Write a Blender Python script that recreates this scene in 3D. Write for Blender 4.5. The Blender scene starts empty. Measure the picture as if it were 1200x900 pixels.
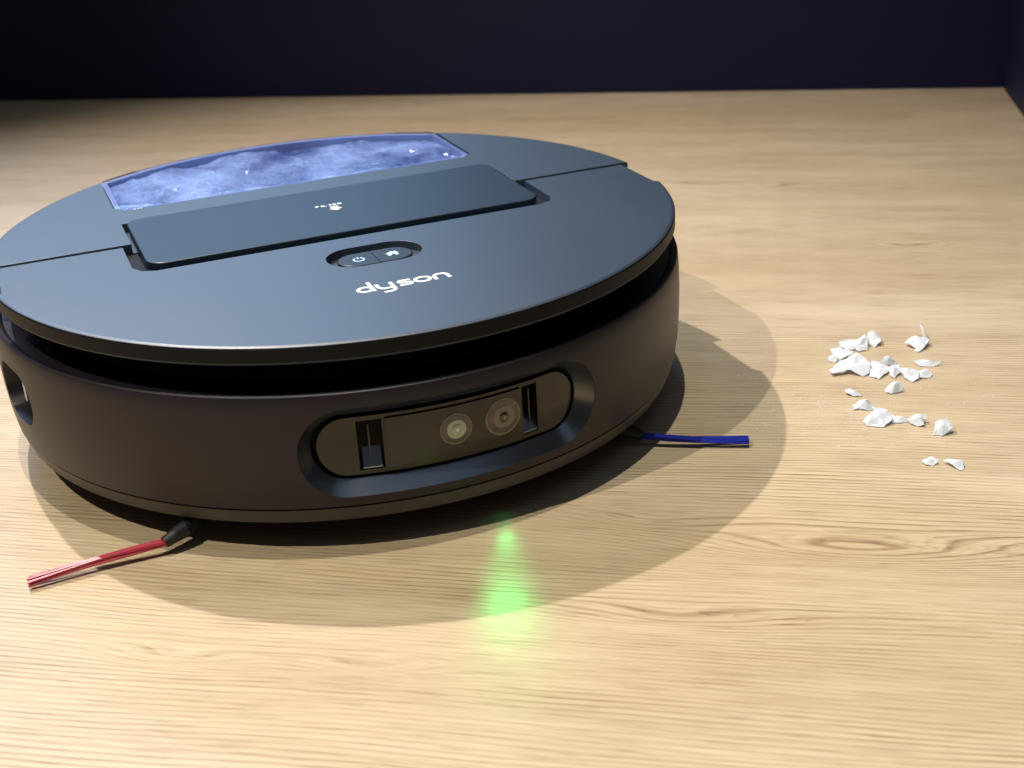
import bpy, bmesh, math, random
from mathutils import Vector, Matrix
R = math.radians
SC = bpy.context.scene
COL = SC.collection

# ------------------------------------------------------------------ camera
cd = bpy.data.cameras.new('camera'); cam = bpy.data.objects.new('camera', cd); COL.objects.link(cam)
cd.sensor_width = 36.0; cd.lens = 1551.17 / 1200 * 36
cd.clip_start = 0.02; cd.clip_end = 60
C0 = Vector((0.22779, -0.66783, 0.31563))
FW = Vector((-0.18103, 0.89104, -0.41626)); RT = Vector((0.98312, 0.17543, -0.05202)); UP = Vector((-0.02667, 0.41865, 0.90776))
m = Matrix((RT, UP, -FW)).transposed().to_4x4(); m.translation = C0
cam.matrix_world = m
cd.dof.use_dof = True; cd.dof.focus_distance = 0.66; cd.dof.aperture_fstop = 13.0
SC.camera = cam

# ------------------------------------------------------------------ world: dim bluish light of a large hall
W = bpy.data.worlds.new('World'); SC.world = W; W.use_nodes = True
bg = W.node_tree.nodes['Background']
bg.inputs[0].default_value = (0.66, 0.61, 0.58, 1); bg.inputs[1].default_value = 0.09

# ------------------------------------------------------------------ lamps: three ceiling spots and two added bluish area lights
def spot(name, loc, target, power, col, size, cone=60, blend=0.6):
    l = bpy.data.lights.new(name, 'SPOT'); o = bpy.data.objects.new(name, l); COL.objects.link(o)
    l.energy = power; l.color = col; l.shadow_soft_size = size; l.spot_size = R(cone); l.spot_blend = blend
    o.location = loc
    o.rotation_euler = (Vector(target) - Vector(loc)).to_track_quat('-Z', 'Y').to_euler()
    return o
spot('ceiling_spot_rear', (-0.61, 0.49, 1.43), (0.12, -0.10, 0), 93, (1.0, 0.91, 0.88), 0.012, 77, 0.9)
spot('ceiling_spot_overhead', (-0.05, -0.08, 5.0), (0.07, -0.24, 0), 490, (1.0, 0.95, 0.80), 0.022, 19, 1.0)
spot('ceiling_spot_front', (-0.55, -0.69, 1.43), (0.12, -0.08, 0), 56, (1.0, 0.94, 0.80), 0.010, 68, 0.9)
def area(name, loc, target, power, col, sx, sy):
    l = bpy.data.lights.new(name, 'AREA'); o = bpy.data.objects.new(name, l); COL.objects.link(o)
    l.shape = 'RECTANGLE'; l.size = sx; l.size_y = sy; l.energy = power; l.color = col
    o.location = loc
    o.rotation_euler = (Vector(target) - Vector(loc)).to_track_quat('-Z', 'Y').to_euler()
area('lid_reflection_light', (-2.9, 4.0, 2.9), (0, 0, 0.1), 104, (0.34, 0.61, 1.0), 4.2, 2.0)  # added unseen light, gives the lid its blue reflection
area('bezel_reflection_light', (0.7, -0.75, 3.2), (0.7, -0.75, 0), 5, (0.42, 0.66, 1.0), 2.2, 1.4)  # added unseen overhead light, mirrored as a blue highlight in the bevel

SC.view_settings.view_transform = 'Standard'; SC.view_settings.look = 'None'
SC.view_settings.exposure = 0.0; SC.view_settings.gamma = 1.0; SC.view_settings.use_curve_mapping = False
SC.render.engine = 'CYCLES'
SC.cycles.max_bounces = 10; SC.cycles.transmission_bounces = 8; SC.cycles.glossy_bounces = 5
SC.cycles.caustics_refractive = False; SC.cycles.caustics_reflective = False

# ------------------------------------------------------------------ materials
class NT:
    def __init__(s, name):
        s.m = bpy.data.materials.new(name); s.m.use_nodes = True; s.t = s.m.node_tree; s.n = s.t.nodes
        s.b = s.n['Principled BSDF']
    def node(s, typ, **kw):
        x = s.n.new(typ)
        for k, v in kw.items(): setattr(x, k, v)
        return x
    def put(s, sock, v):
        if hasattr(v, 'links'): s.t.links.new(v, sock)
        else: sock.default_value = v
    def math(s, op, a, b=None, c=None, clamp=False):
        x = s.node('ShaderNodeMath', operation=op, use_clamp=clamp)
        for i, v in enumerate((a, b, c)):
            if v is not None: s.put(x.inputs[i], v)
        return x.outputs[0]
    def coord(s, scale=(1, 1, 1), kind='Object'):
        tc = s.node('ShaderNodeTexCoord'); mp = s.node('ShaderNodeMapping')
        s.t.links.new(tc.outputs[kind], mp.inputs[0]); mp.inputs['Scale'].default_value = scale
        return mp.outputs[0]
    def noise(s, vec, scale=1, detail=3, rough=.5, dist=0):
        x = s.node('ShaderNodeTexNoise'); s.put(x.inputs['Vector'], vec)
        x.inputs['Scale'].default_value = scale; x.inputs['Detail'].default_value = detail
        x.inputs['Roughness'].default_value = rough; x.inputs['Distortion'].default_value = dist
        return x.outputs[0]
    def mapr(s, v, a, b, c, d, interp='LINEAR'):
        x = s.node('ShaderNodeMapRange', interpolation_type=interp); s.put(x.inputs[0], v)
        for i, q in enumerate((a, b, c, d)): x.inputs[i + 1].default_value = q
        return x.outputs[0]
    def mix(s, f, a, b, mode='MIX'):
        x = s.node('ShaderNodeMix', data_type='RGBA', blend_type=mode)
        s.put(x.inputs[0], f); s.put(x.inputs[6], a); s.put(x.inputs[7], b)
        return x.outputs[2]
    def bump(s, h, strength, dist):
        x = s.node('ShaderNodeBump'); x.inputs['Strength'].default_value = strength; x.inputs['Distance'].default_value = dist
        s.put(x.inputs['Height'], h); s.t.links.new(x.outputs[0], s.b.inputs['Normal'])
    def p(s, **kw):
        for k, v in kw.items(): s.put(s.b.inputs[k.replace('_', ' ')], v)
        return s

def plastic(name, col, rough, grain=0.0006, gstr=.05, spec=.5, ior=1.5):
    k = NT(name); v = k.coord()
    n = k.noise(v, 1500, 2); sm = k.noise(v, 14, 4, .6)
    k.p(Base_Color=(*col, 1), Roughness=k.mapr(sm, .3, .7, rough - .015, rough + .015), Specular_IOR_Level=spec, IOR=ior)
    if gstr: k.bump(n, gstr, grain)
    return k.m

def wood():
    k = NT('oak_laminate')
    tc = k.node('ShaderNodeTexCoord'); sep = k.node('ShaderNodeSeparateXYZ'); k.t.links.new(tc.outputs['Object'], sep.inputs[0])
    X, Y = sep.outputs[0], sep.outputs[1]
    def sv(sx, sy, oz=0.0, yy=None):
        c = k.node('ShaderNodeCombineXYZ'); k.put(c.inputs[0], k.math('MULTIPLY', X, sx)); k.put(c.inputs[1], k.math('MULTIPLY', yy if yy is not None else Y, sy)); c.inputs[2].default_value = oz
        return c.outputs[0]
    # slow sway of the grain
    sway = k.math('MULTIPLY', k.math('SUBTRACT', k.noise(sv(2.2, 1.6, 3.1), 1, 2), .5), .030)
    y1 = k.math('ADD', Y, sway)
    w1 = k.math('MULTIPLY', k.math('SUBTRACT', k.noise(sv(1.6, 10.0, 0.0, y1), 1, 2, .5), .5), 9.0)
    w2 = k.math('MULTIPLY', k.math('SUBTRACT', k.noise(sv(9.0, 70.0, 5.0, y1), 1, 2, .5), .5), 1.5)
    ex, ey, esx, esy = EYES[0][0], EYES[0][1], .13, .040            # calmer grain round the big closed figure
    dx = k.math('DIVIDE', k.math('SUBTRACT', X, ex), esx); dy = k.math('DIVIDE', k.math('SUBTRACT', y1, ey), esy)
    calm = k.math('SUBTRACT', 1.0, k.math('MULTIPLY', .92, k.math('POWER', 2.718, k.math('MULTIPLY', k.math('ADD', k.math('MULTIPLY', dx, dx), k.math('MULTIPLY', dy, dy)), -1.0))))
    ph = k.math('ADD', k.math('MULTIPLY', y1, 330.0), k.math('ADD', k.math('MULTIPLY', w1, calm), w2))
    for (x0, y0, sx, sy, a) in EYES:                   # cathedral figure: closed loops of grain
        dx = k.math('DIVIDE', k.math('SUBTRACT', X, x0), sx); dy = k.math('DIVIDE', k.math('SUBTRACT', y1, y0), sy)
        g = k.math('POWER', 2.718, k.math('MULTIPLY', k.math('ADD', k.math('MULTIPLY', dx, dx), k.math('MULTIPLY', dy, dy)), -1.0))
        ph = k.math('ADD', ph, k.math('MULTIPLY', g, a))
    fr = k.math('FRACT', ph)
    # asymmetric ring: soft rise, sharp dark late-wood edge
    ring = k.math('MULTIPLY', k.mapr(fr, 0.50, 0.90, 0, 1, 'SMOOTHSTEP'), k.mapr(fr, 0.90, 1.0, 1, 0))
    fade = k.mapr(k.noise(sv(5, 26, 9.0, y1), 1, 3, .6), .36, .66, .18, 1)
    ring = k.math('MULTIPLY', ring, fade)
    fine = k.math('FRACT', k.math('ADD', k.math('MULTIPLY', ph, 3.0), k.math('MULTIPLY', k.noise(sv(14, 160, 2.0, y1), 1, 2), 3.0)))
    fine = k.math('MULTIPLY', k.mapr(fine, .4, .95, 0, 1), k.mapr(k.noise(sv(8, 60, 21.0, y1), 1, 2), .4, .65, 0, 1))
    pores = k.mapr(k.noise(sv(34, 1150, 4.0, y1), 1, 3, .6), .52, .62, 0, 1)
    fib = k.noise(sv(10, 420, 7.0, y1), 1, 4, .65)
    tone = k.noise(sv(1.5, 9.0, 12.0, y1), 1, 3, .55)
    base = k.mix(k.mapr(tone, .34, .66, 0, 1), (0.53, 0.405, 0.245, 1), (0.645, 0.52, 0.35, 1))
    base = k.mix(k.math('MULTIPLY', k.mapr(fib, .35, .65, 0, 1), .30), base, (0.73, 0.61, 0.435, 1))
    dark = k.math('ADD', k.math('MULTIPLY', ring, .72), k.math('ADD', k.math('MULTIPLY', fine, .38), k.math('MULTIPLY', pores, .34)), clamp=True)
    col = k.mix(dark, base, (0.23, 0.145, 0.07, 1))
    k.p(Base_Color=col, Roughness=k.mapr(fib, .3, .7, .36, .52), Specular_IOR_Level=.35)
    k.bump(k.math('SUBTRACT', 1.0, dark), .10, .0004)
    return k.m
EYES = [(0.272, -0.158, 0.090, 0.018, 8.0), (0.20, -0.215, 0.05, 0.010, 3.0), (0.0, -0.262, 0.030, 0.007, 2.5), (0.08, -0.262, 0.030, 0.007, 2.5), (0.18, -0.138, 0.040, 0.009, 2.5),
        (0.33, 0.25, 0.04, 0.015, 5.0), (0.20, 0.40, 0.12, 0.012, 5.0)]

M = {}
M['wood'] = wood()
M['wall'] = plastic('navy_panel', (0.001, 0.003, 0.036), .6, .0008, .08, .35)
M['body'] = plastic('anthracite_plastic', (0.014, 0.010, 0.017), .42, .0004, .05, .38)
M['skirt'] = plastic('skirt_plastic', (0.034, 0.031, 0.029), .46, .0004, .05)
M['lid'] = plastic('satin_cover_plastic', (0.009, 0.022, 0.042), .44, .0004, .06, .6, 1.8)
M['handle'] = plastic('satin_handle_plastic', (0.006, 0.015, 0.030), .42, .0004, .05, .5, 1.5)
M['black'] = plastic('black_plastic', (0.004, 0.004, 0.005), .6, .0004, .03, .2)
M['rim'] = plastic('lid_rim_shaded', (0.007, 0.007, 0.010), .45, .0004, .04, .14)  # darker, duller copy of the cover plastic; rim shade put into the colour
M['deck'] = plastic('gloss_deck', (0.008, 0.009, 0.012), .22, .0004, .0)
M['face'] = plastic('sensor_face', (0.012, 0.009, 0.007), .10, .0004, .0)
M['bezel'] = plastic('bezel_blue_sheen', (0.008, 0.016, 0.032), .30, .0004, .03, .6, 2.1)  # blue tint and high IOR stand in for the bevel's reflected light
M['rubber'] = plastic('dark_rubber', (0.014, 0.016, 0.018), .55, .0006, .1)
M['button'] = plastic('button_plastic', (0.020, 0.022, 0.026), .38, .0004, .03, .3)
M['print'] = plastic('white_print', (0.82, 0.86, 0.88), .45, .0004, .0)
def lit(name, col, e):
    k = NT(name); k.p(Base_Color=(*col, 1), Emission_Color=(*col, 1), Emission_Strength=e, Roughness=.4); return k.m
M['icon_blue'] = lit('lit_icon_blue', (0.45, 0.62, 1.0), .35)
M['icon_white'] = lit('lit_icon_white', (0.55, 0.78, 0.88), .25)
def glassy(name, col, rough, tr=1.0, ior=1.45):
    k = NT(name); k.p(Base_Color=(*col, 1), Roughness=rough, Transmission_Weight=tr, IOR=ior); return k
M['lensglass'] = plastic('lens_glass', (0.055, 0.047, 0.038), .05, .0004, 0, .8)
M['lensring'] = plastic('lens_ring', (0.22, 0.195, 0.16), .22, .0004, 0)
M['lenscore'] = plastic('lens_core', (0.42, 0.52, 0.43), .12, .0004, 0, .9)  # pale green tint stands in for the bright glow in the lens
M['lensdark'] = plastic('lens_dark', (0.030, 0.026, 0.022), .08, .0004, 0, .8)
M['mirror'] = plastic('sensor_mirror', (0.22, 0.30, 0.42), .15, .0004, 0, 1.0)
M['mirror'].node_tree.nodes['Principled BSDF'].inputs['Metallic'].default_value = .8
def bristle(name, col):
    k = NT(name); n = k.noise(k.coord(), 120, 3)
    k.p(Base_Color=k.mix(n, (*[c * .75 for c in col], 1), (*col, 1)), Roughness=.32); return k.m
M['red'] = bristle('red_nylon', (0.50, 0.020, 0.060))
M['redpale'] = bristle('pale_red_nylon', (0.52, 0.05, 0.09))
M['blue'] = bristle('blue_nylon', (0.020, 0.035, 0.50))
def paper():
    k = NT('white_paper'); v = k.coord(); n = k.noise(v, 260, 4, .6)
    k.p(Base_Color=k.mix(n, (0.68, 0.73, 0.82, 1), (0.80, 0.84, 0.90, 1)), Roughness=.8); k.bump(n, .3, .0006)
    tl = k.node('ShaderNodeBsdfTranslucent'); tl.inputs[0].default_value = (.86, .88, .92, 1); mx = k.node('ShaderNodeMixShader'); mx.inputs[0].default_value = .12
    k.t.links.new(k.b.outputs[0], mx.inputs[1]); k.t.links.new(tl.outputs[0], mx.inputs[2]); k.t.links.new(mx.outputs[0], k.n['Material Output'].inputs[0]); return k.m
M['paper'] = paper()
k = NT('blue_tinted_window'); fr = k.node('ShaderNodeFresnel'); fr.inputs[0].default_value = 1.36
tr = k.node('ShaderNodeBsdfTransparent'); tr.inputs[0].default_value = (0.82, 0.85, 1.0, 1)
gl = k.node('ShaderNodeBsdfGlossy'); gl.inputs['Roughness'].default_value = .06; gl.inputs[0].default_value = (1, 1, 1, 1)
bp = k.node('ShaderNodeBump'); bp.inputs['Strength'].default_value = .22; bp.inputs['Distance'].default_value = .002
k.put(bp.inputs['Height'], k.noise(k.coord((1, 1.6, 1)), 26, 3, .5, .6)); k.t.links.new(bp.outputs[0], gl.inputs['Normal']); k.t.links.new(bp.outputs[0], fr.inputs['Normal'])
mx = k.node('ShaderNodeMixShader'); k.put(mx.inputs[0], fr.outputs[0]); k.t.links.new(tr.outputs[0], mx.inputs[1]); k.t.links.new(gl.outputs[0], mx.inputs[2])
k.t.links.new(mx.outputs[0], k.n['Material Output'].inputs[0]); M['window'] = k.m
k = NT('sheen_streaked_film'); n = k.noise(k.coord((1, .7, 1)), 24, 4, .55)
k.p(Base_Color=k.mix(k.mapr(n, .36, .64, 0, 1), (0.04, 0.08, 0.24, 1), (0.46, 0.62, 0.92, 1)), Roughness=.16, Specular_IOR_Level=.9); M['film'] = k.m  # pale and navy patches paint in the film's streaky reflections
M['tray'] = plastic('bin_tray_plastic', (0.30, 0.40, 0.66), .35, .0004, .0)
M['dust'] = M['print']

# ------------------------------------------------------------------ mesh helpers
def link(name, me, mat, parent=None):
    o = bpy.data.objects.new(name, me); COL.objects.link(o)
    if mat is not None:
        me.materials.clear(); me.materials.append(M[mat] if isinstance(mat, str) else mat)
    if parent is not None: o.parent = parent
    return o
def tag(o, label=None, cat=None, group=None, kind=None):
    if label: o['label'] = label
    if cat: o['category'] = cat
    if group: o['group'] = group
    if kind: o['kind'] = kind
    return o
def me_from(bm, name, smooth=None):
    bmesh.ops.recalc_face_normals(bm, faces=bm.faces)
    if all(e.is_manifold for e in bm.edges) and bm.calc_volume(signed=True) < 0: bmesh.ops.reverse_faces(bm, faces=bm.faces)
    me = bpy.data.meshes.new(name); bm.to_mesh(me); bm.free()
    if smooth is not None: shade(me, smooth)
    return me
def shade(me, ang=30):
    for f in me.polygons: f.use_smooth = True
    me.set_sharp_from_angle(angle=R(ang))
def lathe(profile, seg=192):
    """closed profile of (r, z); revolved about z"""
    bm = bmesh.new(); rings = []
    for i in range(seg):
        a = 2 * math.pi * i / seg; c, s = math.cos(a), math.sin(a)
        rings.append([bm.verts.new((r * c, r * s, z)) for r, z in profile])
    n = len(profile)
    for i in range(seg):
        A, B = rings[i], rings[(i + 1) % seg]
        for j in range(n):
            q = (j + 1) % n
            if profile[j][0] < 1e-6 and profile[q][0] < 1e-6: continue
            bm.faces.new((A[j], B[j], B[q], A[q]))
    bmesh.ops.remove_doubles(bm, verts=bm.verts, dist=1e-7)
    return bm
def disc_solid(profile, seg=192):
    """outer profile bottom->top; flat n-gon caps (r, z)"""
    bm = bmesh.new(); rings = []
    for r, z in profile:
        rings.append([bm.verts.new((r * math.cos(2 * math.pi * i / seg), r * math.sin(2 * math.pi * i / seg), z)) for i in range(seg)])
    for a, b in zip(rings, rings[1:]):
        for i in range(seg): bm.faces.new((a[i], a[(i + 1) % seg], b[(i + 1) % seg], b[i]))
    bm.faces.new(rings[-1]); bm.faces.new(rings[0][::-1])
    return bm
def prism(poly, z0, z1):
    bm = bmesh.new()
    a = [bm.verts.new((x, y, z0)) for x, y in poly]; b = [bm.verts.new((x, y, z1)) for x, y in poly]
    n = len(poly)
    for i in range(n): bm.faces.new((a[i], a[(i + 1) % n], b[(i + 1) % n], b[i]))
    bm.faces.new(b); bm.faces.new(a[::-1])
    return bm
def inset_prism(poly, z0, z1, ch):
    """prism with chamfered top edge; offset by polygon normals"""
    n = len(poly); off = []
    for i in range(n):
        p0, p1, p2 = (Vector(poly[(i + d) % n]) for d in (-1, 0, 1))
        e1 = (p1 - p0).normalized(); e2 = (p2 - p1).normalized()
        nn = Vector((-(e1 + e2).y, (e1 + e2).x)).normalized()
        k = 1 / max(.4, nn.dot(Vector((-e1.y, e1.x))))
        off.append((p1 + nn * ch * k, p1 + nn * ch * .3 * k))
    bm = bmesh.new()
    L = [[(x, y, z0) for x, y in poly], [(x, y, z1 - ch) for x, y in poly], [(o[1].x, o[1].y, z1 - ch * .3) for o in off], [(o[0].x, o[0].y, z1) for o in off]]
    L = [[bm.verts.new(c) for c in l] for l in L]
    for a, b in zip(L, L[1:]):
        for i in range(n): bm.faces.new((a[i], a[(i + 1) % n], b[(i + 1) % n], b[i]))
    bm.faces.new(L[-1]); bm.faces.new(L[0][::-1])
    return bm
def rrect(x0, x1, y0, y1, r, n=8):
    rs = r if isinstance(r, (list, tuple)) else [r] * 4       # corners: x1y1, x0y1, x0y0, x1y0
    out = []
    for (cx, cy, a0), q in zip(((x1, y1, 0), (x0, y1, 90), (x0, y0, 180), (x1, y0, 270)), rs):
        sx = -1 if cx == x1 else 1; sy = -1 if cy == y1 else 1
        for i in range(n + 1):
            a = R(a0 + 90 * i / n); out.append((cx + sx * q + q * math.cos(a), cy + sy * q + q * math.sin(a)))
    return out
def stadium(hl, hh, n=20, cx=0, cy=0):
    out = []
    for c, a0 in ((hl - hh, -90), (-(hl - hh), 90)):
        for i in range(n + 1):
            a = R(a0 + 180 * i / n); out.append((cx + c + hh * math.cos(a), cy + hh * math.sin(a)))
    return out
def densify(poly, step):
    out = []
    for i in range(len(poly)):
        a = Vector(poly[i]); b = Vector(poly[(i + 1) % len(poly)]); k = max(1, math.ceil((b - a).length / step))
        for j in range(k): out.append(tuple(a.lerp(b, j / k)))
    return out
def cut(me, cutters, bevel=0.0, lim=50, seg=2):
    """boolean difference (exact), optional bevel of the cut edges; returns a new mesh"""
    o = bpy.data.objects.new('work', me); COL.objects.link(o); tmp = []
    for bm in cutters:
        c = bpy.data.objects.new('cutter', me_from(bm, 'cutter')); COL.objects.link(c); tmp.append(c)
        md = o.modifiers.new('b', 'BOOLEAN'); md.operation = 'DIFFERENCE'; md.solver = 'EXACT'; md.object = c
    if bevel:
        bv = o.modifiers.new('v', 'BEVEL'); bv.width = bevel; bv.segments = seg; bv.limit_method = 'ANGLE'; bv.angle_limit = R(lim)
    bpy.context.view_layer.update()
    dg = bpy.context.evaluated_depsgraph_get()
    out = bpy.data.meshes.new_from_object(o.evaluated_get(dg))
    for t in tmp + [o]: bpy.data.objects.remove(t)
    return out
def flat_tops(me, ang=28):
    shade(me, ang)
    for f in me.polygons:
        if abs(f.normal.z) > .995 and f.area > 2e-5: f.use_smooth = False
    return me
def box(x0, x1, y0, y1, z0, z1): return prism([(x0, y0), (x1, y0), (x1, y1), (x0, y1)], z0, z1)

def ribbon(bm, pts, w, z0, z1, closed=False, caps=True):
    """flat stroke of width w along 2-D points"""
    P = [Vector(p) for p in pts]; n = len(P); Ls, Rs = [], []
    for i in range(n):
        if closed: a, b = P[i - 1], P[(i + 1) % n]
        else: a, b = P[max(0, i - 1)], P[min(n - 1, i + 1)]
        t = (b - a).normalized(); nn = Vector((-t.y, t.x))
        k = 1.0
        if closed or 0 < i < n - 1:
            e = (P[i] - P[i - 1]).normalized(); k = 1 / max(.5, nn.dot(Vector((-e.y, e.x))))
        Ls.append(P[i] + nn * w / 2 * k); Rs.append(P[i] - nn * w / 2 * k)
    def loop(z): return [bm.verts.new((q.x, q.y, z)) for q in Ls], [bm.verts.new((q.x, q.y, z)) for q in Rs]
    lt, rt = loop(z1); lb, rb = loop(z0)
    for i in range(n if closed else n - 1):
        j = (i + 1) % n
        bm.faces.new((lt[i], rt[i], rt[j], lt[j])); bm.faces.new((lb[i], lt[i], lt[j], lb[j])); bm.faces.new((rt[i], rb[i], rb[j], rt[j]))
def arc(cx, cy, rx, ry, a0, a1, n=16):
    return [(cx + rx * math.cos(R(a0 + (a1 - a0) * i / n)), cy + ry * math.sin(R(a0 + (a1 - a0) * i / n))) for i in range(n + 1)]
def strokes(items, w, org, sc, z, dz=.00012):
    """items: (points, closed, width factor). Strokes overlap at slightly different heights"""
    bm = bmesh.new()
    for i, it in enumerate(items):
        pts, closed = it[0], it[1]; k = it[2] if len(it) > 2 else 1
        ribbon(bm, [(org[0] + x * sc, org[1] + y * sc) for x, y in pts], w * sc * k, z, z + dz + i * .00002, closed)
    return bm

def cylmap(bm, rad0=0.0):
    """(s along the girth measured in radians from the front, radial r, z) -> robot space"""
    for v in bm.verts:
        th, r, z = v.co
        v.co = (r * math.sin(th), -r * math.cos(th), z)
def cyl_prism(poly, r0, r1, fn=None):
    """poly of (theta, z); extruded radially from r0 to r1"""
    bm = bmesh.new()
    a = [bm.verts.new((t, r0, z)) for t, z in poly]; b = [bm.verts.new((t, r1, z)) for t, z in poly]
    n = len(poly)
    for i in range(n): bm.faces.new((a[i], a[(i + 1) % n], b[(i + 1) % n], b[i]))
    fb = bm.faces.new(b); fa = bm.faces.new(a[::-1])
    bmesh.ops.triangulate(bm, faces=[fa, fb])
    return bm
RB = 0.186
def cstad(hang, hh, th0, z0, step=.003):
    """stadium with half-angle hang (deg), half-height hh, in (theta, z)"""
    S = stadium(RB * R(hang), hh); out = []
    for i in range(len(S)):
        a = Vector(S[i]); b = Vector(S[(i + 1) % len(S)]); k = 24 if i % 21 == 20 else 1     # straight runs get 24 pieces
        for j in range(k): q = a.lerp(b, j / k); out.append((R(th0) + q.x / RB, z0 + q.y))
    return out
def cyl_solid(poly, r0, r1, ncol=40):
    """convex outline (theta,z) solid with column-wise caps that follow the curve"""
    ts = [p[0] for p in poly]; t0, t1 = min(ts), max(ts)
    def span(t):
        zs = []
        for i in range(len(poly)):
            a, b = poly[i], poly[(i + 1) % len(poly)]
            if (a[0] - t) * (b[0] - t) <= 0 and abs(a[0] - b[0]) > 1e-9:
                zs.append(a[1] + (b[1] - a[1]) * (t - a[0]) / (b[0] - a[0]))
        return min(zs), max(zs)
    bm = bmesh.new(); cols = []
    for i in range(ncol + 1):
        t = (t0 + t1) / 2 - (t1 - t0) / 2 * math.cos(math.pi * i / ncol) * .9995
        lo, hi = span(t)
        cols.append([bm.verts.new((t, r, z)) for r, z in ((r0, lo), (r1, lo), (r1, hi), (r0, hi))])
    for A, B in zip(cols, cols[1:]):
        for j in range(4):
            q = (j + 1) % 4; bm.faces.new((A[j], B[j], B[q], A[q]))
    bm.faces.new(cols[0]); bm.faces.new(cols[-1][::-1])
    cylmap(bm); return bm

# ------------------------------------------------------------------ the setting
WX, WY = 0.469, 0.758
bm = box(-1.5, WX + .03, -1.2, WY + .03, -0.03, 0)
tag(link('floor', me_from(bm, 'floor'), 'wood'), 'pale oak laminate display floor with fine horizontal grain', kind='structure')
bm = box(-1.5, WX, WY, WY + .02, .0005, .21)
tag(link('back_wall', me_from(bm, 'back_wall'), 'wall'), 'dark navy panel along the back of the floor', kind='structure')
bm = box(WX, WX + .02, -.25, WY + .02, .0005, .206)
tag(link('side_wall', me_from(bm, 'side_wall'), 'wall'), 'dark navy panel closing the side of the floor', kind='structure')

# ------------------------------------------------------------------ robot vacuum
PHI = 32.7
robot = bpy.data.objects.new('robot_vacuum', None); COL.objects.link(robot)
robot.rotation_euler = (0, 0, R(PHI)); robot.empty_display_size = .05
tag(robot, 'round black robot vacuum with raised lid and front camera bar standing on wood', 'robot vacuum')
ZL, RL, ZR = 0.1025, 0.1837, 0.0936       # lid top, lid radius, lid underside

# --- bumper (main shell) with openings for the sensor bar and the side window
prof = [(.1500, .0232), (.1826, .0232), (.1836, .0238), (.1850, .034), (.1858, .046), (.1860, .060), (.1856, .072), (.1852, .0780), (.1847, .0794), (.1838, .0800), (.1822, .0797), (.1800, .0775), (.1500, .0765)]
sh = me_from(lathe(prof, 256), 'bumper')
MT, MZ = 0.0, 0.0500
outer = cstad(22.8, .0226, MT, MZ); inner = cstad(21.3, .0160, MT, MZ)
ST, SZ = -77.0, .0535
souter = cstad(6.8, .0140, ST, SZ); sinner = cstad(5.8, .0115, ST, SZ)
def opening(po, pi):
    """radial cutter: bevel from the outer outline at the skin to the inner one 9 mm deep, then straight in"""
    bm = bmesh.new(); n = len(po)
    rows = [(po, RB + .050, 1.06), (po, RB - .0005, 1.0), (pi, RB - .0090, 1.0), (pi, RB - .0230, 1.0)]
    ct = sum(p[0] for p in po) / n; cz = sum(p[1] for p in po) / n
    L = []
    for poly, r, k in rows:
        if k != 1.0: poly = [(ct + (t - ct) * k, cz + (z - cz) * k) for t, z in poly]
        L.append([bm.verts.new((t, r, z)) for t, z in poly])
    for a, b in zip(L, L[1:]):
        for i in range(n): bm.faces.new((a[i], a[(i + 1) % n], b[(i + 1) % n], b[i]))
    fs = [bm.faces.new(L[0][::-1]), bm.faces.new(L[-1])]
    bmesh.ops.triangulate(bm, faces=fs); cylmap(bm); return bm
sh2 = cut(sh, [opening(outer, inner), opening(souter, sinner)])
shade(sh2, 26)
link('bumper', sh2, 'body', robot); sh2.materials.append(M['bezel'])
for fc in sh2.polygons:          # bevels take the bluer, glossier material that paints in their cool reflection
    c = fc.center
    if .030 - .004 < c.z < .074 and math.hypot(c.x, c.y) < RB - .0022 and math.hypot(c.x, c.y) > .152 and c.y < -.1: fc.material_index = 1
# skirt ring below the shadow line
prof = [(.150, .0148), (.1796, .0148), (.1808, .0155), (.1822, .0190), (.1829, .0226), (.150, .0226)]
link('skirt', me_from(lathe(prof, 256), 'skirt', 30), 'skirt', robot)
# underside
link('chassis', me_from(disc_solid([(.150, .0075), (.166, .0090), (.170, .0144)], 128), 'chassis', 40), 'black', robot)
# dark turret inside the gap below the lid
BIN = [(-.1095, .084), (-.1035, .0775), (.1035, .0775), (.1095, .084), (.1095, .20), (-.1095, .20)]
tur = cut(me_from(disc_solid([(.162, .0770), (.160, .0810), (.160, .0930)], 128), 'turret'), [prism(BIN, .081, .2)])
shade(tur, 30); link('turret', tur, 'black', robot)
# wheels
def wheel(x, y, r, w):
    bm = bmesh.new()
    bmesh.ops.create_cone(bm, cap_ends=True, segments=40, radius1=r, radius2=r, depth=w, matrix=Matrix.Translation((x, y, r)) @ Matrix.Rotation(R(90), 4, 'Y'))
    bmesh.ops.bevel(bm, geom=[e for e in bm.edges if len(e.link_faces) == 2 and e.calc_face_angle(0) > 1], offset=.002, segments=2, affect='EDGES')
    return link('wheel', me_from(bm, 'wheel', 40), 'rubber', robot)
wheel(-.11, .0, .0345, .022); wheel(.11, .0, .0345, .022); wheel(0, -.125, .0115, .014)

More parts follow.
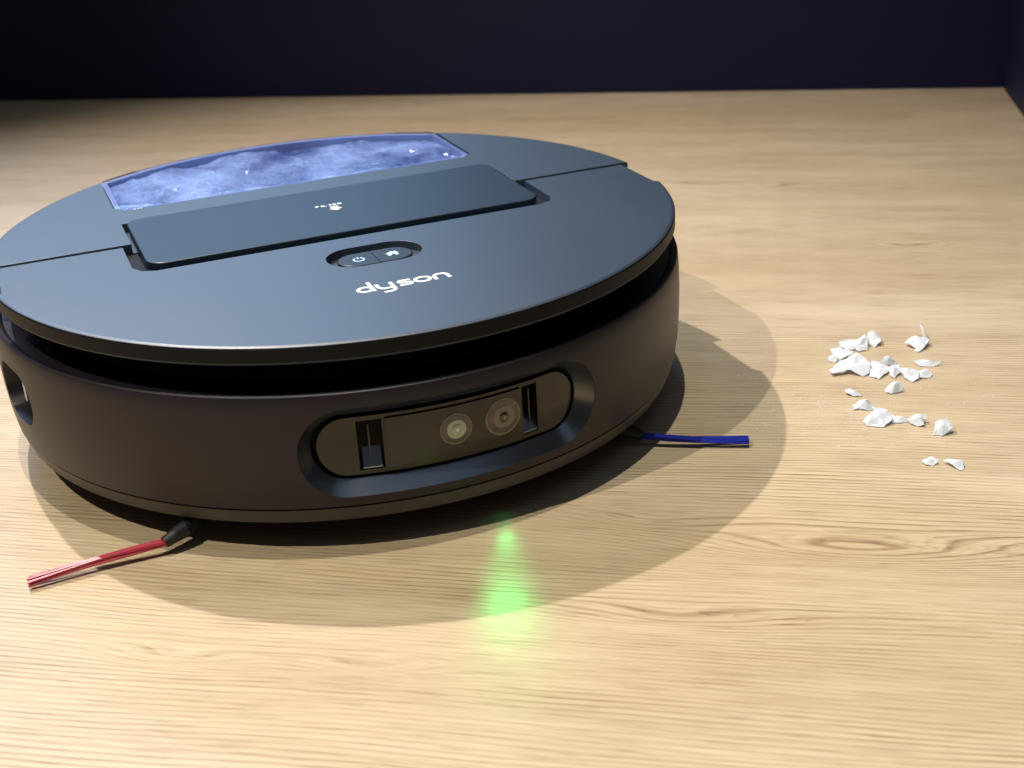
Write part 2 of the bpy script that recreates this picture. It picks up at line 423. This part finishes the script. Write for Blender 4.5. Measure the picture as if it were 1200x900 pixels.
# --- lid: front cover, rear cover
prof = [(.1795, ZR), (.1828, ZR + .0004), (RL, ZR + .0016), (RL, ZL - .0012), (RL - .0004, ZL - .0005), (RL - .0012, ZL - .0001), (RL - .0020, ZL)]
SEAM = .0085
def lid_disc(): return me_from(disc_solid(prof, 320), 'lid')
slot = [(-.1145, .2), (-.1145, -.0300), (-.1110, -.0370), (-.1040, -.0400), (.1040, -.0400), (.1110, -.0370), (.1145, -.0300), (.1145, .2)]
notch = lambda s: prism([(s * .1772, -.0335), (s * .1810, -.0375), (s * .1900, -.0385), (s * .1900, .0300), (s * .1772, .0300)][::s], ZR - .01, ZL + .01)
recess = stadium(.0245, .0150, 24, -.0012, -.0725)
front = cut(lid_disc(), [box(-.2, .2, SEAM - .0019, .2, 0, .2), prism(slot, ZL - .0066, .2), notch(1), notch(-1), prism(recess, ZL - .0042, .2)], .0005)
def rim_mat(me):
    me.materials.append(M['rim'])
    for f_ in me.polygons:
        if abs(f_.normal.z) < .55 and math.hypot(f_.center.x, f_.center.y) > .17: f_.material_index = 1
fc = link('front_cover', flat_tops(front), 'lid', robot); rim_mat(front)
rear = cut(lid_disc(), [box(-.2, .2, -.2, SEAM + .0019, 0, .2), prism([(-.1095, -.1), (.1095, -.1), (.1095, .050), (-.1095, .050)], ZL - .0050, .2), prism(BIN, 0, .2)], .0005)
link('rear_cover', flat_tops(rear), 'lid', robot); rim_mat(rear)
# handle panel, floating a little proud of the lid
hp = rrect(-.1072, .1072, -.0352, .0500, [.008, .008, .010, .010], 8)
hb = inset_prism(hp, ZL - .0022, ZL + .0018, .0007)
handle = link('handle', flat_tops(me_from(hb, 'handle')), 'handle', robot)
ZH = ZL + .0018
for s in (-1, 1):           # black plates added over the slot floor to darken the recess ends
    hb = box(min(s * .1074, s * .1141), max(s * .1074, s * .1141), -.0325, .0062, ZL - .0062, ZL - .0046)
    link('slot_shade_plate', me_from(hb, 'slot_shade_plate'), 'black', handle)

# print on the handle: FILTER and an arrow
GL = {'F': [([(0, 0), (0, 1)], 0), ([(0, .92), (.6, .92)], 0), ([(0, .5), (.5, .5)], 0)], 'I': [([(.1, 0), (.1, 1)], 0)], 'L': [([(0, 1), (0, 0)], 0), ([(0, .08), (.6, .08)], 0)],
      'T': [([(0, .92), (.7, .92)], 0), ([(.35, .9), (.35, 0)], 0)], 'E': [([(0, 0), (0, 1)], 0), ([(0, .92), (.6, .92)], 0), ([(0, .5), (.5, .5)], 0), ([(0, .08), (.6, .08)], 0)],
      'R': [([(0, 0), (0, 1)], 0), ([(0, .92), (.38, .92), (.58, .82), (.58, .62), (.38, .5), (0, .5)], 0), ([(.3, .5), (.62, 0)], 0)]}
x = 0; bm = bmesh.new(); hs = .0028
for i, ch in enumerate('FILTER'):
    for j, (pts, cl) in enumerate(GL[ch]):
        ribbon(bm, [(-.0075 + (x + a) * hs, .0143 + b * hs) for a, b in pts], .26 * hs, ZH - .0001, ZH + .0001 + j * .00002)
    x += {'I': .5, 'T': 1.0}.get(ch, 1.0)
link('filter_lettering', me_from(bm, 'filter_lettering'), 'print', handle)
bm = bmesh.new()
for j in range(3): ribbon(bm, [(.0000 + j * .0016, .0126), (.0000 + j * .0016, .0085)], .0012, ZH - .0001, ZH + .0001)
b2 = [(-.0022, .0084), (.0054, .0084), (.0016, .0042)]
top = [bm.verts.new((a, b, ZH + .00012)) for a, b in b2]; bot = [bm.verts.new((a, b, ZH - .0001)) for a, b in b2]
bm.faces.new(top)
for i in range(3): bm.faces.new((top[i], top[(i + 1) % 3], bot[(i + 1) % 3], bot[i]))
link('arrow_mark', me_from(bm, 'arrow_mark'), 'print', handle)

# --- buttons in their recess
ZB = ZL - .0012
full = stadium(.0192, .0098, 24, -.0012, -.0735)
def clip_half(side):
    b = me_from(inset_prism(full, ZL - .0040, ZB, .0006), 'b')
    c = cut(b, [box(-.0012 - .00018, .1, -.2, .1, 0, .2)] if side < 0 else [box(-.1, -.0012 + .00018, -.2, .1, 0, .2)])
    return flat_tops(c)
pw = link('power_button', clip_half(-1), 'button', robot); hm = link('home_button', clip_half(1), 'button', robot)
bm = strokes([(arc(0, 0, 1, 1, 118, 422, 28), 0), ([(0, .35), (0, 1.25)], 0)], .34, (-.0098, -.0738), .0026, ZB - .0001)
link('power_icon', me_from(bm, 'power_icon'), 'icon_blue', pw)
bm = prism([(a * .0030 + .0078, b * .0030 - .0735) for a, b in ((-1.25, .05), (0, 1.05), (.5, .62), (.5, .95), (.85, .95), (.85, .35), (1.25, .05), (.88, .05), (.88, -.95), (.32, -.95), (.32, -.3), (-.32, -.3), (-.32, -.95), (-.88, -.95), (-.88, .05))], ZB - .0001, ZB + .0001)
link('home_icon', me_from(bm, 'home_icon'), 'icon_white', hm)

# --- logo
def oval(cx, cy, rx, ry, n=40): return [(cx + rx * math.cos(2 * math.pi * i / n), cy + ry * math.sin(2 * math.pi * i / n)) for i in range(n)]
LW = .235; U = .0079; LO = (-.0246, -.1243)
letters = [
 [(oval(.53, .50, .42, .385), 1), ([(.98, .0), (.98, 1.62)], 0)],
 [([(1.33, 1.0), (1.33, .52)] + arc(1.75, .52, .42, .40, 180, 270, 10)[1:] + [(2.14, .12)], 0), ([(2.20, 1.0), (2.20, -.10)] + arc(1.84, -.10, .36, .38, 0, -90, 10)[1:] + [(1.42, -.48)], 0)],
 [([(3.42, .885), (2.86, .885)] + arc(2.86, .695, .19, .19, 90, 270, 10)[1:] + [(3.18, .505)] + arc(3.18, .31, .195, .195, 90, -90, 10)[1:] + [(2.58, .115)], 0)],
 [(oval(4.12, .50, .46, .385), 1)],
 [([(4.86, .0), (4.86, .50)] + arc(5.28, .50, .42, .385, 180, 0, 18)[1:] + [(5.70, .0)], 0)]]
logo = link('logo', me_from(strokes(letters[0], LW, LO, U, ZL - .0001), 'letter'), 'print', robot)
for l in letters[1:]: link('letter', me_from(strokes(l, LW, LO, U, ZL - .0001), 'letter'), 'print', logo)

# --- dust bin under the blue window
binp = []
def binpoly(d, rr):
    """bin outline inset by d, closed at the back by the lid's circle of radius rr"""
    x = .1088 - d; y = math.sqrt(rr * rr - x * x); pts = [(-x, .0846 + d * .4), (-.1030 + d * .4, .0783 + d), (.1030 - d * .4, .0783 + d), (x, .0846 + d * .4)]
    a0 = math.degrees(math.atan2(y, x))
    return pts + arc(0, 0, rr, rr, a0, 180 - a0, 40)
tray = cut(me_from(prism(binpoly(.0002, RL - .0006), .0812, ZL - .0009), 'bin'), [prism(binpoly(.003, RL - .0040), .084, .2)])
shade(tray, 30); dbin = link('dust_bin', tray, 'tray', robot)
wb = bmesh.new(); po = binpoly(.0004, RL + .0004)
# slightly domed window: concentric rings of the outline
rings = []; cx, cy = 0, .128
for k, z in ((1.0, ZL - .0008), (1.0, ZL - .0004), (.992, ZL + .0001), (.93, ZL + .0002), (.75, ZL + .0003), (.5, ZL + .0004), (.25, ZL + .0004)):
    rings.append([wb.verts.new((cx + (x - cx) * k, cy + (y - cy) * k, z)) for x, y in densify(po, .004)])
for a, b in zip(rings, rings[1:]):
    n = len(a)
    for i in range(n): wb.faces.new((a[i], a[(i + 1) % n], b[(i + 1) % n], b[i]))
wb.faces.new(rings[-1])
wm = me_from(wb, 'bin_window', 40)
if sum(f_.normal.z * f_.area for f_ in wm.polygons) < 0: wm.flip_normals()
link('bin_window', wm, 'window', dbin)
# crumpled clear film inside
random.seed(5); nx, ny = 90, 26; fb = bmesh.new(); grid = []
from mathutils import noise as mn
for j in range(ny + 1):
    row = []
    for i in range(nx + 1):
        x = -.1055 + .2110 * i / nx; ymax = math.sqrt((RL - .0042) ** 2 - x * x); y = .0815 + (ymax - .0815) * j / ny
        z = .0980 + .0024 * (mn.noise(Vector((x * 26, y * 50, 1.3))) * 1.2 + .95 * abs(mn.noise(Vector((x * 70, y * 120, 4.0)))) + .42 * mn.noise(Vector((x * 220, y * 260, 7.0))))
        row.append(fb.verts.new((x, y, min(.1012, max(.0870, z)))))
    grid.append(row)
for j in range(ny):
    for i in range(nx):
        q = (grid[j][i], grid[j][i + 1], grid[j + 1][i + 1], grid[j + 1][i])
        if (i * 7 + j * 3) % 2: fb.faces.new((q[0], q[1], q[2])); fb.faces.new((q[0], q[2], q[3]))
        else: fb.faces.new((q[0], q[1], q[3])); fb.faces.new((q[1], q[2], q[3]))
film = me_from(fb, 'crumpled_film'); link('crumpled_film', film, 'film', dbin)
bm = bmesh.new()
for dx, w in ((0, .0011), (.0020, .0007), (.0036, .0007)):
    ribbon(bm, [(-.0985 + dx, .0752), (-.0985 + dx, .0766)], w, ZL - .0001, ZL + .0001)
link('tick_mark', me_from(bm, 'tick_mark'), 'print', dbin)

# --- front sensor bar
sensor = link('sensor_bar', me_from(cyl_solid(cstad(21.6, .0165, MT, MZ), RB - .0190, RB - .0145), 'sensor_bar', 35), 'black', robot)
def crect(t0, t1, z0, z1, r0, r1, n=12):
    bm = bmesh.new(); cols = []
    for i in range(n + 1):
        t = R(t0 + (t1 - t0) * i / n); cols.append([bm.verts.new((t, r, z)) for r, z in ((r0, z0), (r1, z0), (r1, z1), (r0, z1))])
    for A, B in zip(cols, cols[1:]):
        for j in range(4): q = (j + 1) % 4; bm.faces.new((A[j], B[j], B[q], A[q]))
    bm.faces.new(cols[0]); bm.faces.new(cols[-1][::-1]); cylmap(bm); return bm
face = me_from(cyl_solid(cstad(20.5, .0143, MT, MZ), RB - .0142, RB - .0085), 'face_panel')
face = cut(face, [crect(-14.6, -10.9, MZ - .0122, MZ + .0122, .165, .2), crect(10.9, 13.6, MZ - .0122, MZ + .0122, .165, .2)])
shade(face, 35); fp = link('face_panel', face, 'face', sensor)
link('centre_panel', me_from(crect(-10.5, 10.5, MZ - .0124, MZ + .0124, RB - .0100, RB - .0074, 16), 'centre_panel', 35), 'face', sensor)
def tiny_glint(t, z, r):      # lower reflector wedge in a slot
    bm = crect(t - 1.4, t + 1.4, z - .0035, z + .0050, RB - .0146, RB - .0092, 3)
    for v in bm.verts:
        if v.co.z > z and v.co.length > 0 and math.hypot(v.co.x, v.co.y) > RB - .0115: v.co.z = z - .0028
    return link('slot_reflector', me_from(bm, 'slot_reflector'), 'mirror', sensor)
tiny_glint(-12.7, MZ - .0085, 0); tiny_glint(12.3, MZ - .0085, 0)
for t in (-12.9, 12.6): link('slot_blade', me_from(crect(t - .12, t + .12, MZ - .007, MZ + .009, RB - .016, RB - .0108, 2), 'slot_blade'), 'face', sensor)
def lens(t, z, r, core):
    def dome(prof, name, mat, par, nseg=40):
        """prof: (radius, radial distance); about the outward axis"""
        bm = bmesh.new(); rings = []
        for q, d in prof:
            rings.append([bm.verts.new((q * math.cos(2 * math.pi * i / nseg), -d, q * math.sin(2 * math.pi * i / nseg))) for i in range(nseg)])
        for a, b in zip(rings, rings[1:]):
            for i in range(nseg): bm.faces.new((a[i], a[(i + 1) % nseg], b[(i + 1) % nseg], b[i]))
        bm.faces.new(rings[-1]); bm.faces.new(rings[0][::-1])
        bmesh.ops.rotate(bm, verts=bm.verts, cent=(0, 0, 0), matrix=Matrix.Rotation(R(t), 3, 'Z'))
        bmesh.ops.translate(bm, verts=bm.verts, vec=(0, 0, z))
        return link(name, me_from(bm, name, 30), mat, par)
    s0 = RB - .0074
    L = dome([(r, s0 - .002), (r, s0 + .0001), (r * .97, s0 + .0004), (r * .93, s0 + .0004)], 'lens', 'lensring', robot)
    dome([(r * .90, s0), (r * .88, s0 + .0006), (r * .62, s0 + .0008)], 'lens_glass', 'lensglass', L)
    dome([(r * .60, s0), (r * .58, s0 + .0010), (r * .36, s0 + .0012)], 'lens_ring', 'lensring' if not core else 'lenscore', L)
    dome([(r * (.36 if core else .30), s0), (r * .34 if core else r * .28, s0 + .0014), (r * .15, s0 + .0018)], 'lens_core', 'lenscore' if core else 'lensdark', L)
    dome([(r * .12, s0), (r * .10, s0 + .0020)], 'lens_spot', 'print' if core else 'lensring', L)  # white centre of the first lens is a painted glint
lens(-.2, MZ + .0012, .0078, 1); lens(7.3, MZ + .0012, .0092, 0)
# side sensor window
side = link('side_sensor', me_from(cyl_solid(cstad(6.1, .0119, ST, SZ), RB - .018, RB - .0105, 16), 'side_sensor', 35), 'black', robot)
link('sensor_glass', me_from(crect(ST - .2, ST + .9, SZ - .0050, SZ + .0060, RB - .0112, RB - .0045, 4), 'sensor_glass', 35), 'mirror', side)

# --- side brushes
def tube(bm, pts, r0, r1, n=6):
    P = [Vector(p) for p in pts]; rings = []
    for i, p in enumerate(P):
        t = (P[min(i + 1, len(P) - 1)] - P[max(0, i - 1)]).normalized(); a = t.cross(Vector((0, 0, 1))).normalized(); b = a.cross(t)
        r = r0 + (r1 - r0) * i / (len(P) - 1)
        rings.append([bm.verts.new(p + a * r * math.cos(2 * math.pi * k / n) + b * r * math.sin(2 * math.pi * k / n)) for k in range(n)])
    for A, B in zip(rings, rings[1:]):
        for k in range(n): bm.faces.new((A[k], A[(k + 1) % n], B[(k + 1) % n], B[k]))
    bm.faces.new(rings[0][::-1]); bm.faces.new(rings[-1])
inv = Matrix.Rotation(-R(PHI), 4, 'Z')
def brush(hub, sleeve, root, tip, mats, bow, label):
    H, S, A, B = (inv @ Vector(q) for q in (hub, sleeve, root, tip))
    bm = bmesh.new()
    bmesh.ops.create_cone(bm, cap_ends=True, segments=24, radius1=.009, radius2=.008, depth=.006, matrix=Matrix.Translation(H + Vector((0, 0, .001))))
    tube(bm, [H, H.lerp(S, .5) + Vector((0, 0, .0010)), S], .0042, .0038, 10)
    tube(bm, [S.lerp(H, .02), S.lerp(A, .5) + Vector((0, 0, .0003)), A], .0041, .0028, 10)
    hubo = link('side_brush', me_from(bm, 'side_brush', 45), 'rubber', robot); hubo['label'] = label
    d = (B - A).normalized(); lat = d.cross(Vector((0, 0, 1))).normalized()
    for tuft, off in enumerate((-.0030, .0013)):
        bm = bmesh.new()
        for i in range(26 if tuft else 9):
            o0 = lat * random.uniform(-.0013, .0015) + Vector((0, 0, random.uniform(-.0012, .0014)))
            wv = .0016 if tuft else .0007
            o1 = lat * (off * 1.0 + random.uniform(-wv, wv)) + Vector((0, 0, random.uniform(-.0010, .0010))) + d * random.uniform(-.0006, .0004)
            mid = A.lerp(B, .5) + (o0 + o1) / 2 + lat * bow
            q1 = A.lerp(B, .25) + o0 * .75 + o1 * .25 + lat * bow * .7; q3 = A.lerp(B, .75) + o0 * .25 + o1 * .75 + lat * bow * .7
            tube(bm, [A - d * .003 + o0 * .8, q1, mid, q3, B + o1], .00055, .00050, 5)
        link('bristle_tuft', me_from(bm, 'bristle_tuft', 60), mats[tuft], hubo)
brush((-.022, -.150, .0095), (-.0295, -.1785, .0085), (-.0358, -.1872, .0063), (-.0872, -.2189, .0030), (M['redpale'], M['red']), .0010, 'dark hub with red bristles')
brush((.138, -.056, .0095), (.160, -.0606, .0078), (.1712, -.0616, .0052), (.2249, -.0586, .0030), (M['blue'], M['blue']), .0016, 'dark hub with blue bristles')

# --- green dust light of the robot: a small lamp under the sensor bar
GREEN = 14.0
def dust_light(src, aim, e, size, sx):
    led = bpy.data.lights.new('green_dust_light', 'SPOT'); lo = bpy.data.objects.new('green_dust_light', led); COL.objects.link(lo)
    led.energy = e; led.color = (0.01, 1.0, 0.20); led.shadow_soft_size = .002; led.spot_size = R(size); led.spot_blend = 1.0
    src = Vector(src); lo.location = src; lo.rotation_euler = (Vector(aim) - src).to_track_quat('-Z', 'Y').to_euler(); lo.scale = (sx, 1, 1)
dv = Vector((.0190, -.0770, 0)).normalized()
LOW = Vector((.1115, -.1320, .0128)); BAR = Vector((.1135, -.1510, .0450))      # under the skirt, and below the sensor bar
for src, t, k, w in ((LOW, .014, .10, .016), (LOW, .028, .15, .015), (LOW, .042, .30, .013), (BAR, .032, .34, .015), (BAR, .044, .46, .017), (BAR, .060, .62, .020), (BAR, .063, .50, .012), (BAR, .090, .26, .034), (BAR, .055, .10, .050)):
    aim = Vector((src.x, src.y, 0)) + dv * t; d = (aim - src).length
    dust_light(src, aim, GREEN * k * d ** 3 / src.z, math.degrees(2 * math.atan(w / d)), 1.0)

# ------------------------------------------------------------------ torn paper
SCRAPS = [[[0.2755,0.0728,0.0026],[0.28,0.0758,0.0034],[0.2839,0.0776,0.0038],[0.2854,0.0751,0.0031],[0.284,0.0665,0.0006],[0.2802,0.0654,0.0004],[0.276,0.0686,0.0014]],
[[0.2842,0.0729,0.0028],[0.2871,0.0769,0.0038],[0.2905,0.0803,0.0046],[0.292,0.0777,0.0039],[0.2916,0.0672,0.0011],[0.2866,0.0644,0.0004],[0.2835,0.0676,0.0013]],
[[0.2923,0.082,0.004],[0.2957,0.0841,0.0046],[0.2983,0.0823,0.004],[0.2998,0.0792,0.0029],[0.2996,0.0752,0.0015],[0.2962,0.072,0.0004],[0.2925,0.0749,0.0015]],
[[0.2702,0.0617,0.0024],[0.2757,0.0649,0.003],[0.2799,0.0619,0.0023],[0.2831,0.0615,0.0022],[0.2824,0.0577,0.0014],[0.2753,0.0527,0.0004],[0.2722,0.0553,0.001]],
[[0.2682,0.0514,0.002],[0.2715,0.0535,0.003],[0.2741,0.0505,0.0014],[0.273,0.0485,0.0004],[0.2687,0.0489,0.0007]],
[[0.2681,0.0331,0.0018],[0.2746,0.0413,0.0042],[0.28,0.0465,0.0056],[0.2843,0.0491,0.0064],[0.2884,0.0461,0.0054],[0.2912,0.0384,0.003],[0.2904,0.0329,0.0014],[0.2867,0.0296,0.0004],[0.2816,0.0316,0.0011],[0.2785,0.0329,0.0016],[0.2701,0.0289,0.0005]],
[[0.2922,0.0452,0.003],[0.2968,0.0442,0.0028],[0.3013,0.0416,0.0024],[0.3003,0.0335,0.0013],[0.2952,0.0263,0.0004],[0.2903,0.0299,0.0009]],
[[0.2975,0.0465,0.0025],[0.2996,0.048,0.0041],[0.3022,0.0486,0.0046],[0.307,0.047,0.0025],[0.3054,0.0451,0.0004],[0.3001,0.045,0.0007]],
[[0.301,0.0374,0.0031],[0.3068,0.0402,0.0038],[0.3075,0.0346,0.0022],[0.304,0.0281,0.0004],[0.3011,0.0311,0.0013]],
[[0.3064,0.0345,0.0034],[0.3117,0.0365,0.0038],[0.3166,0.0335,0.003],[0.3166,0.027,0.0012],[0.3128,0.0236,0.0004],[0.309,0.0282,0.0017]],
[[0.3168,0.0351,0.0017],[0.3211,0.0375,0.0021],[0.3248,0.0338,0.0013],[0.3225,0.0301,0.0006],[0.3173,0.0289,0.0004]],
[[0.3155,0.0493,0.0024],[0.3213,0.0509,0.003],[0.3264,0.0492,0.0021],[0.3314,0.0495,0.0021],[0.3261,0.0455,0.0004],[0.3189,0.0455,0.0006]],
[[0.3131,0.0759,0.0027],[0.3176,0.0799,0.0036],[0.3211,0.0806,0.0037],[0.3242,0.0812,0.0038],[0.3274,0.0785,0.0032],[0.3244,0.071,0.0015],[0.3209,0.0663,0.0004],[0.3178,0.067,0.0006],[0.3195,0.0689,0.001]],
[[0.2975,0.0113,0.0027],[0.3017,0.0149,0.0046],[0.3062,0.0141,0.004],[0.3065,0.0108,0.0021],[0.3034,0.009,0.0012],[0.3004,0.0075,0.0004],[0.2975,0.0091,0.0015]],
[[0.2761,0.0091,0.0026],[0.2784,0.0104,0.003],[0.2813,0.0066,0.0016],[0.2852,0.004,0.0006],[0.2801,0.003,0.0004],[0.2762,0.0046,0.001]],
[[0.2785,-0.0107,0.0029],[0.2823,-0.0075,0.0046],[0.2872,-0.0085,0.0038],[0.292,-0.0129,0.001],[0.287,-0.0142,0.0004],[0.2822,-0.013,0.0013],[0.279,-0.0138,0.001]],
[[0.2832,-0.0289,0.0019],[0.2883,-0.0227,0.0035],[0.2919,-0.0184,0.0046],[0.2943,-0.0179,0.0046],[0.2979,-0.0221,0.0035],[0.298,-0.0285,0.0017],[0.2934,-0.0335,0.0004],[0.2849,-0.0323,0.0009]],
[[0.298,-0.0215,0.0021],[0.3028,-0.0227,0.0017],[0.3069,-0.0253,0.001],[0.3024,-0.0278,0.0004],[0.2981,-0.0281,0.0004]],
[[0.3052,-0.0269,0.0033],[0.31,-0.0249,0.0042],[0.3148,-0.0238,0.0046],[0.3151,-0.0272,0.0027],[0.3132,-0.0278,0.0024],[0.3135,-0.0314,0.0004],[0.3106,-0.0311,0.0007],[0.3074,-0.0293,0.0019]],
[[0.3185,-0.0341,0.0046],[0.3204,-0.0335,0.0049],[0.3242,-0.0322,0.0055],[0.3277,-0.0354,0.0034],[0.3266,-0.038,0.002],[0.3218,-0.041,0.0004],[0.3172,-0.0406,0.0008]],
[[0.3087,-0.0704,0.0015],[0.3133,-0.0681,0.0021],[0.3167,-0.071,0.0012],[0.3138,-0.0738,0.0004],[0.3102,-0.0734,0.0006]],
[[0.3187,-0.0702,0.0018],[0.324,-0.0683,0.0021],[0.3274,-0.0695,0.0018],[0.3281,-0.0753,0.0008],[0.3261,-0.0776,0.0004],[0.3225,-0.0743,0.0011]]]
LABELS = [
 'small folded white paper scrap between the rounded end piece and the long pile',
 'pleated white paper scrap in the upper row of the pile',
 'rounded crumpled white paper scrap ending the upper row of the pile',
 'flat leaf shaped white paper scrap above the large curled scrap',
 'tiny white paper scrap at the pile corner touching the large curled scrap',
 'largest curled white paper scrap in the pile on the wood',
 'squarish flat white paper scrap beside the largest curled scrap',
 'small domed white paper scrap standing behind the squarish scrap',
 'narrow upright white paper scrap in the middle of the long row',
 'angular white paper scrap with a drooping corner in the long row',
 'pale lilac flat white paper scrap ending the long row',
 'thin slipper shaped white paper scrap lying alone beyond the long row',
 'white paper scrap with a thin strip standing up from it',
 'small wedge shaped white paper scrap just below the long row',
 'tiny pointed white paper scrap like a bird beak',
 'arched white paper scrap leaning on the wide folded scrap',
 'wide folded white paper scrap in the lower cluster',
 'thin tapering white paper scrap beside the wide folded scrap',
 'fishtail shaped white paper scrap at the end of the lower cluster',
 'cup shaped crumpled white paper scrap lying alone on the wood',
 'tiny torn white paper flake split in two points',
 'small flat kite shaped white paper flake next to the tiny split flake']
for n, (pts, lab) in enumerate(zip(SCRAPS, LABELS)):
    random.seed(100 + n)
    P = [Vector(q) for q in pts]; k = len(P)
    c = sum(P, Vector()) / k; base = min(q.y for q in P)
    o0 = Vector((c.x, c.y, 0)); zmax = max(q.z for q in P)
    bm = bmesh.new(); loop = []
    for i in range(k):      # torn edge: a few extra points
        a, b = P[i], P[(i + 1) % k]; loop.append(a)
        nn = 2 if (b - a).length > .006 else 1 if (b - a).length > .0028 else 0
        for q in range(nn): loop.append(a.lerp(b, (q + 1) / (nn + 1)) + Vector((random.uniform(-.00035, .00035), random.uniform(-.00035, .00035), 0)))
    cc = sum(loop, Vector()) / len(loop); m_ = len(loop)
    span = max((q - cc).length for q in loop); fa = random.uniform(0, 6.3); fd = Vector((math.cos(fa), math.sin(fa), 0)); fo = random.uniform(-.3, .3)
    amp = min(.0021, .0008 + .26 * zmax)
    def lift(v, s):         # one main fold, a soft curl and a little crumple
        u = (v - cc).dot(fd) / span
        z = amp * (1.1 - abs(u - fo) * 1.6) * (1 - .55 * s) + .75 * amp * mn.noise(Vector((v.x * 260, v.y * 260, n * 3.7)))
        return Vector((v.x, v.y, max(.0004, v.z + z)))
    ov = [bm.verts.new(lift(q, 1) - o0) for q in loop]
    def ring(s): return [bm.verts.new(lift(cc.lerp(q, s * random.uniform(.92, 1.06)), s) - o0) for q in loop]
    r1 = ring(.66); r2 = ring(.33); ce = bm.verts.new(lift(cc, 0) - o0)
    for A, B in ((ov, r1), (r1, r2)):
        for i in range(m_):
            j = (i + 1) % m_
            if random.random() < .5: bm.faces.new((A[i], A[j], B[j])); bm.faces.new((A[i], B[j], B[i]))
            else: bm.faces.new((A[i], A[j], B[i])); bm.faces.new((A[j], B[j], B[i]))
    for i in range(m_): bm.faces.new((r2[i], r2[(i + 1) % m_], ce))
    low = min(v.co.z for v in bm.verts)
    for v in bm.verts: v.co.z += .0003 - low
    tops = list(bm.verts); fs = list(bm.faces); bd = [e for e in bm.edges if e.is_boundary]       # give the sheet its thickness
    dn = {v: bm.verts.new(v.co - Vector((0, 0, .00025))) for v in tops}
    for e in bd: bm.faces.new((e.verts[0], e.verts[1], dn[e.verts[1]], dn[e.verts[0]]))
    for f_ in fs: bm.faces.new([dn[v] for v in reversed(f_.verts)])
    if n == 12:             # the thin strip curling up
        WP = [[0.3249, 0.0819, 0.003], [0.3244, 0.0833, 0.0045], [0.3241, 0.0857, 0.0058], [0.3236, 0.089, 0.0066], [0.3234, 0.0919, 0.007]]
        tube(bm, [Vector(q) - o0 for q in WP], .00055, .00045, 6); tube(bm, [Vector(WP[-1]) - o0 + Vector((0, 0, -.0004)), Vector(WP[-1]) - o0 + Vector((.0001, 0, .0008))], .0008, .0006, 6)
    o = link('paper_scrap', me_from(bm, 'paper_scrap', 22), 'paper'); o.location = o0
    zmin = min(v.co.z for v in o.data.vertices); o.location.z = .0001 - zmin
    tag(o, lab, 'paper scrap', 'torn paper scraps scattered on the wood')
# dust flecks around the scraps
random.seed(9); bm = bmesh.new()
for i in range(520):
    if i < 400: x, y = random.gauss(.270, .028), random.gauss(-.022, .020)
    else: x, y = random.gauss(.300, .040), random.gauss(.025, .030)
    if x < .195 or x > .40: continue
    s = random.uniform(.00010, .00030) * (1.6 if random.random() < .08 else 1)
    mt = Matrix.Translation((x, y, s * .6)) @ Matrix.Rotation(random.uniform(0, 3), 4, 'Z') @ Matrix.Diagonal((s * random.uniform(1, 2.2), s, s * .6, 1))
    bmesh.ops.create_icosphere(bm, subdivisions=1, radius=1, matrix=mt)
tag(link('paper_dust', me_from(bm, 'paper_dust'), 'dust'), 'fine white paper dust specks strewn around the torn scraps', 'dust', kind='stuff')
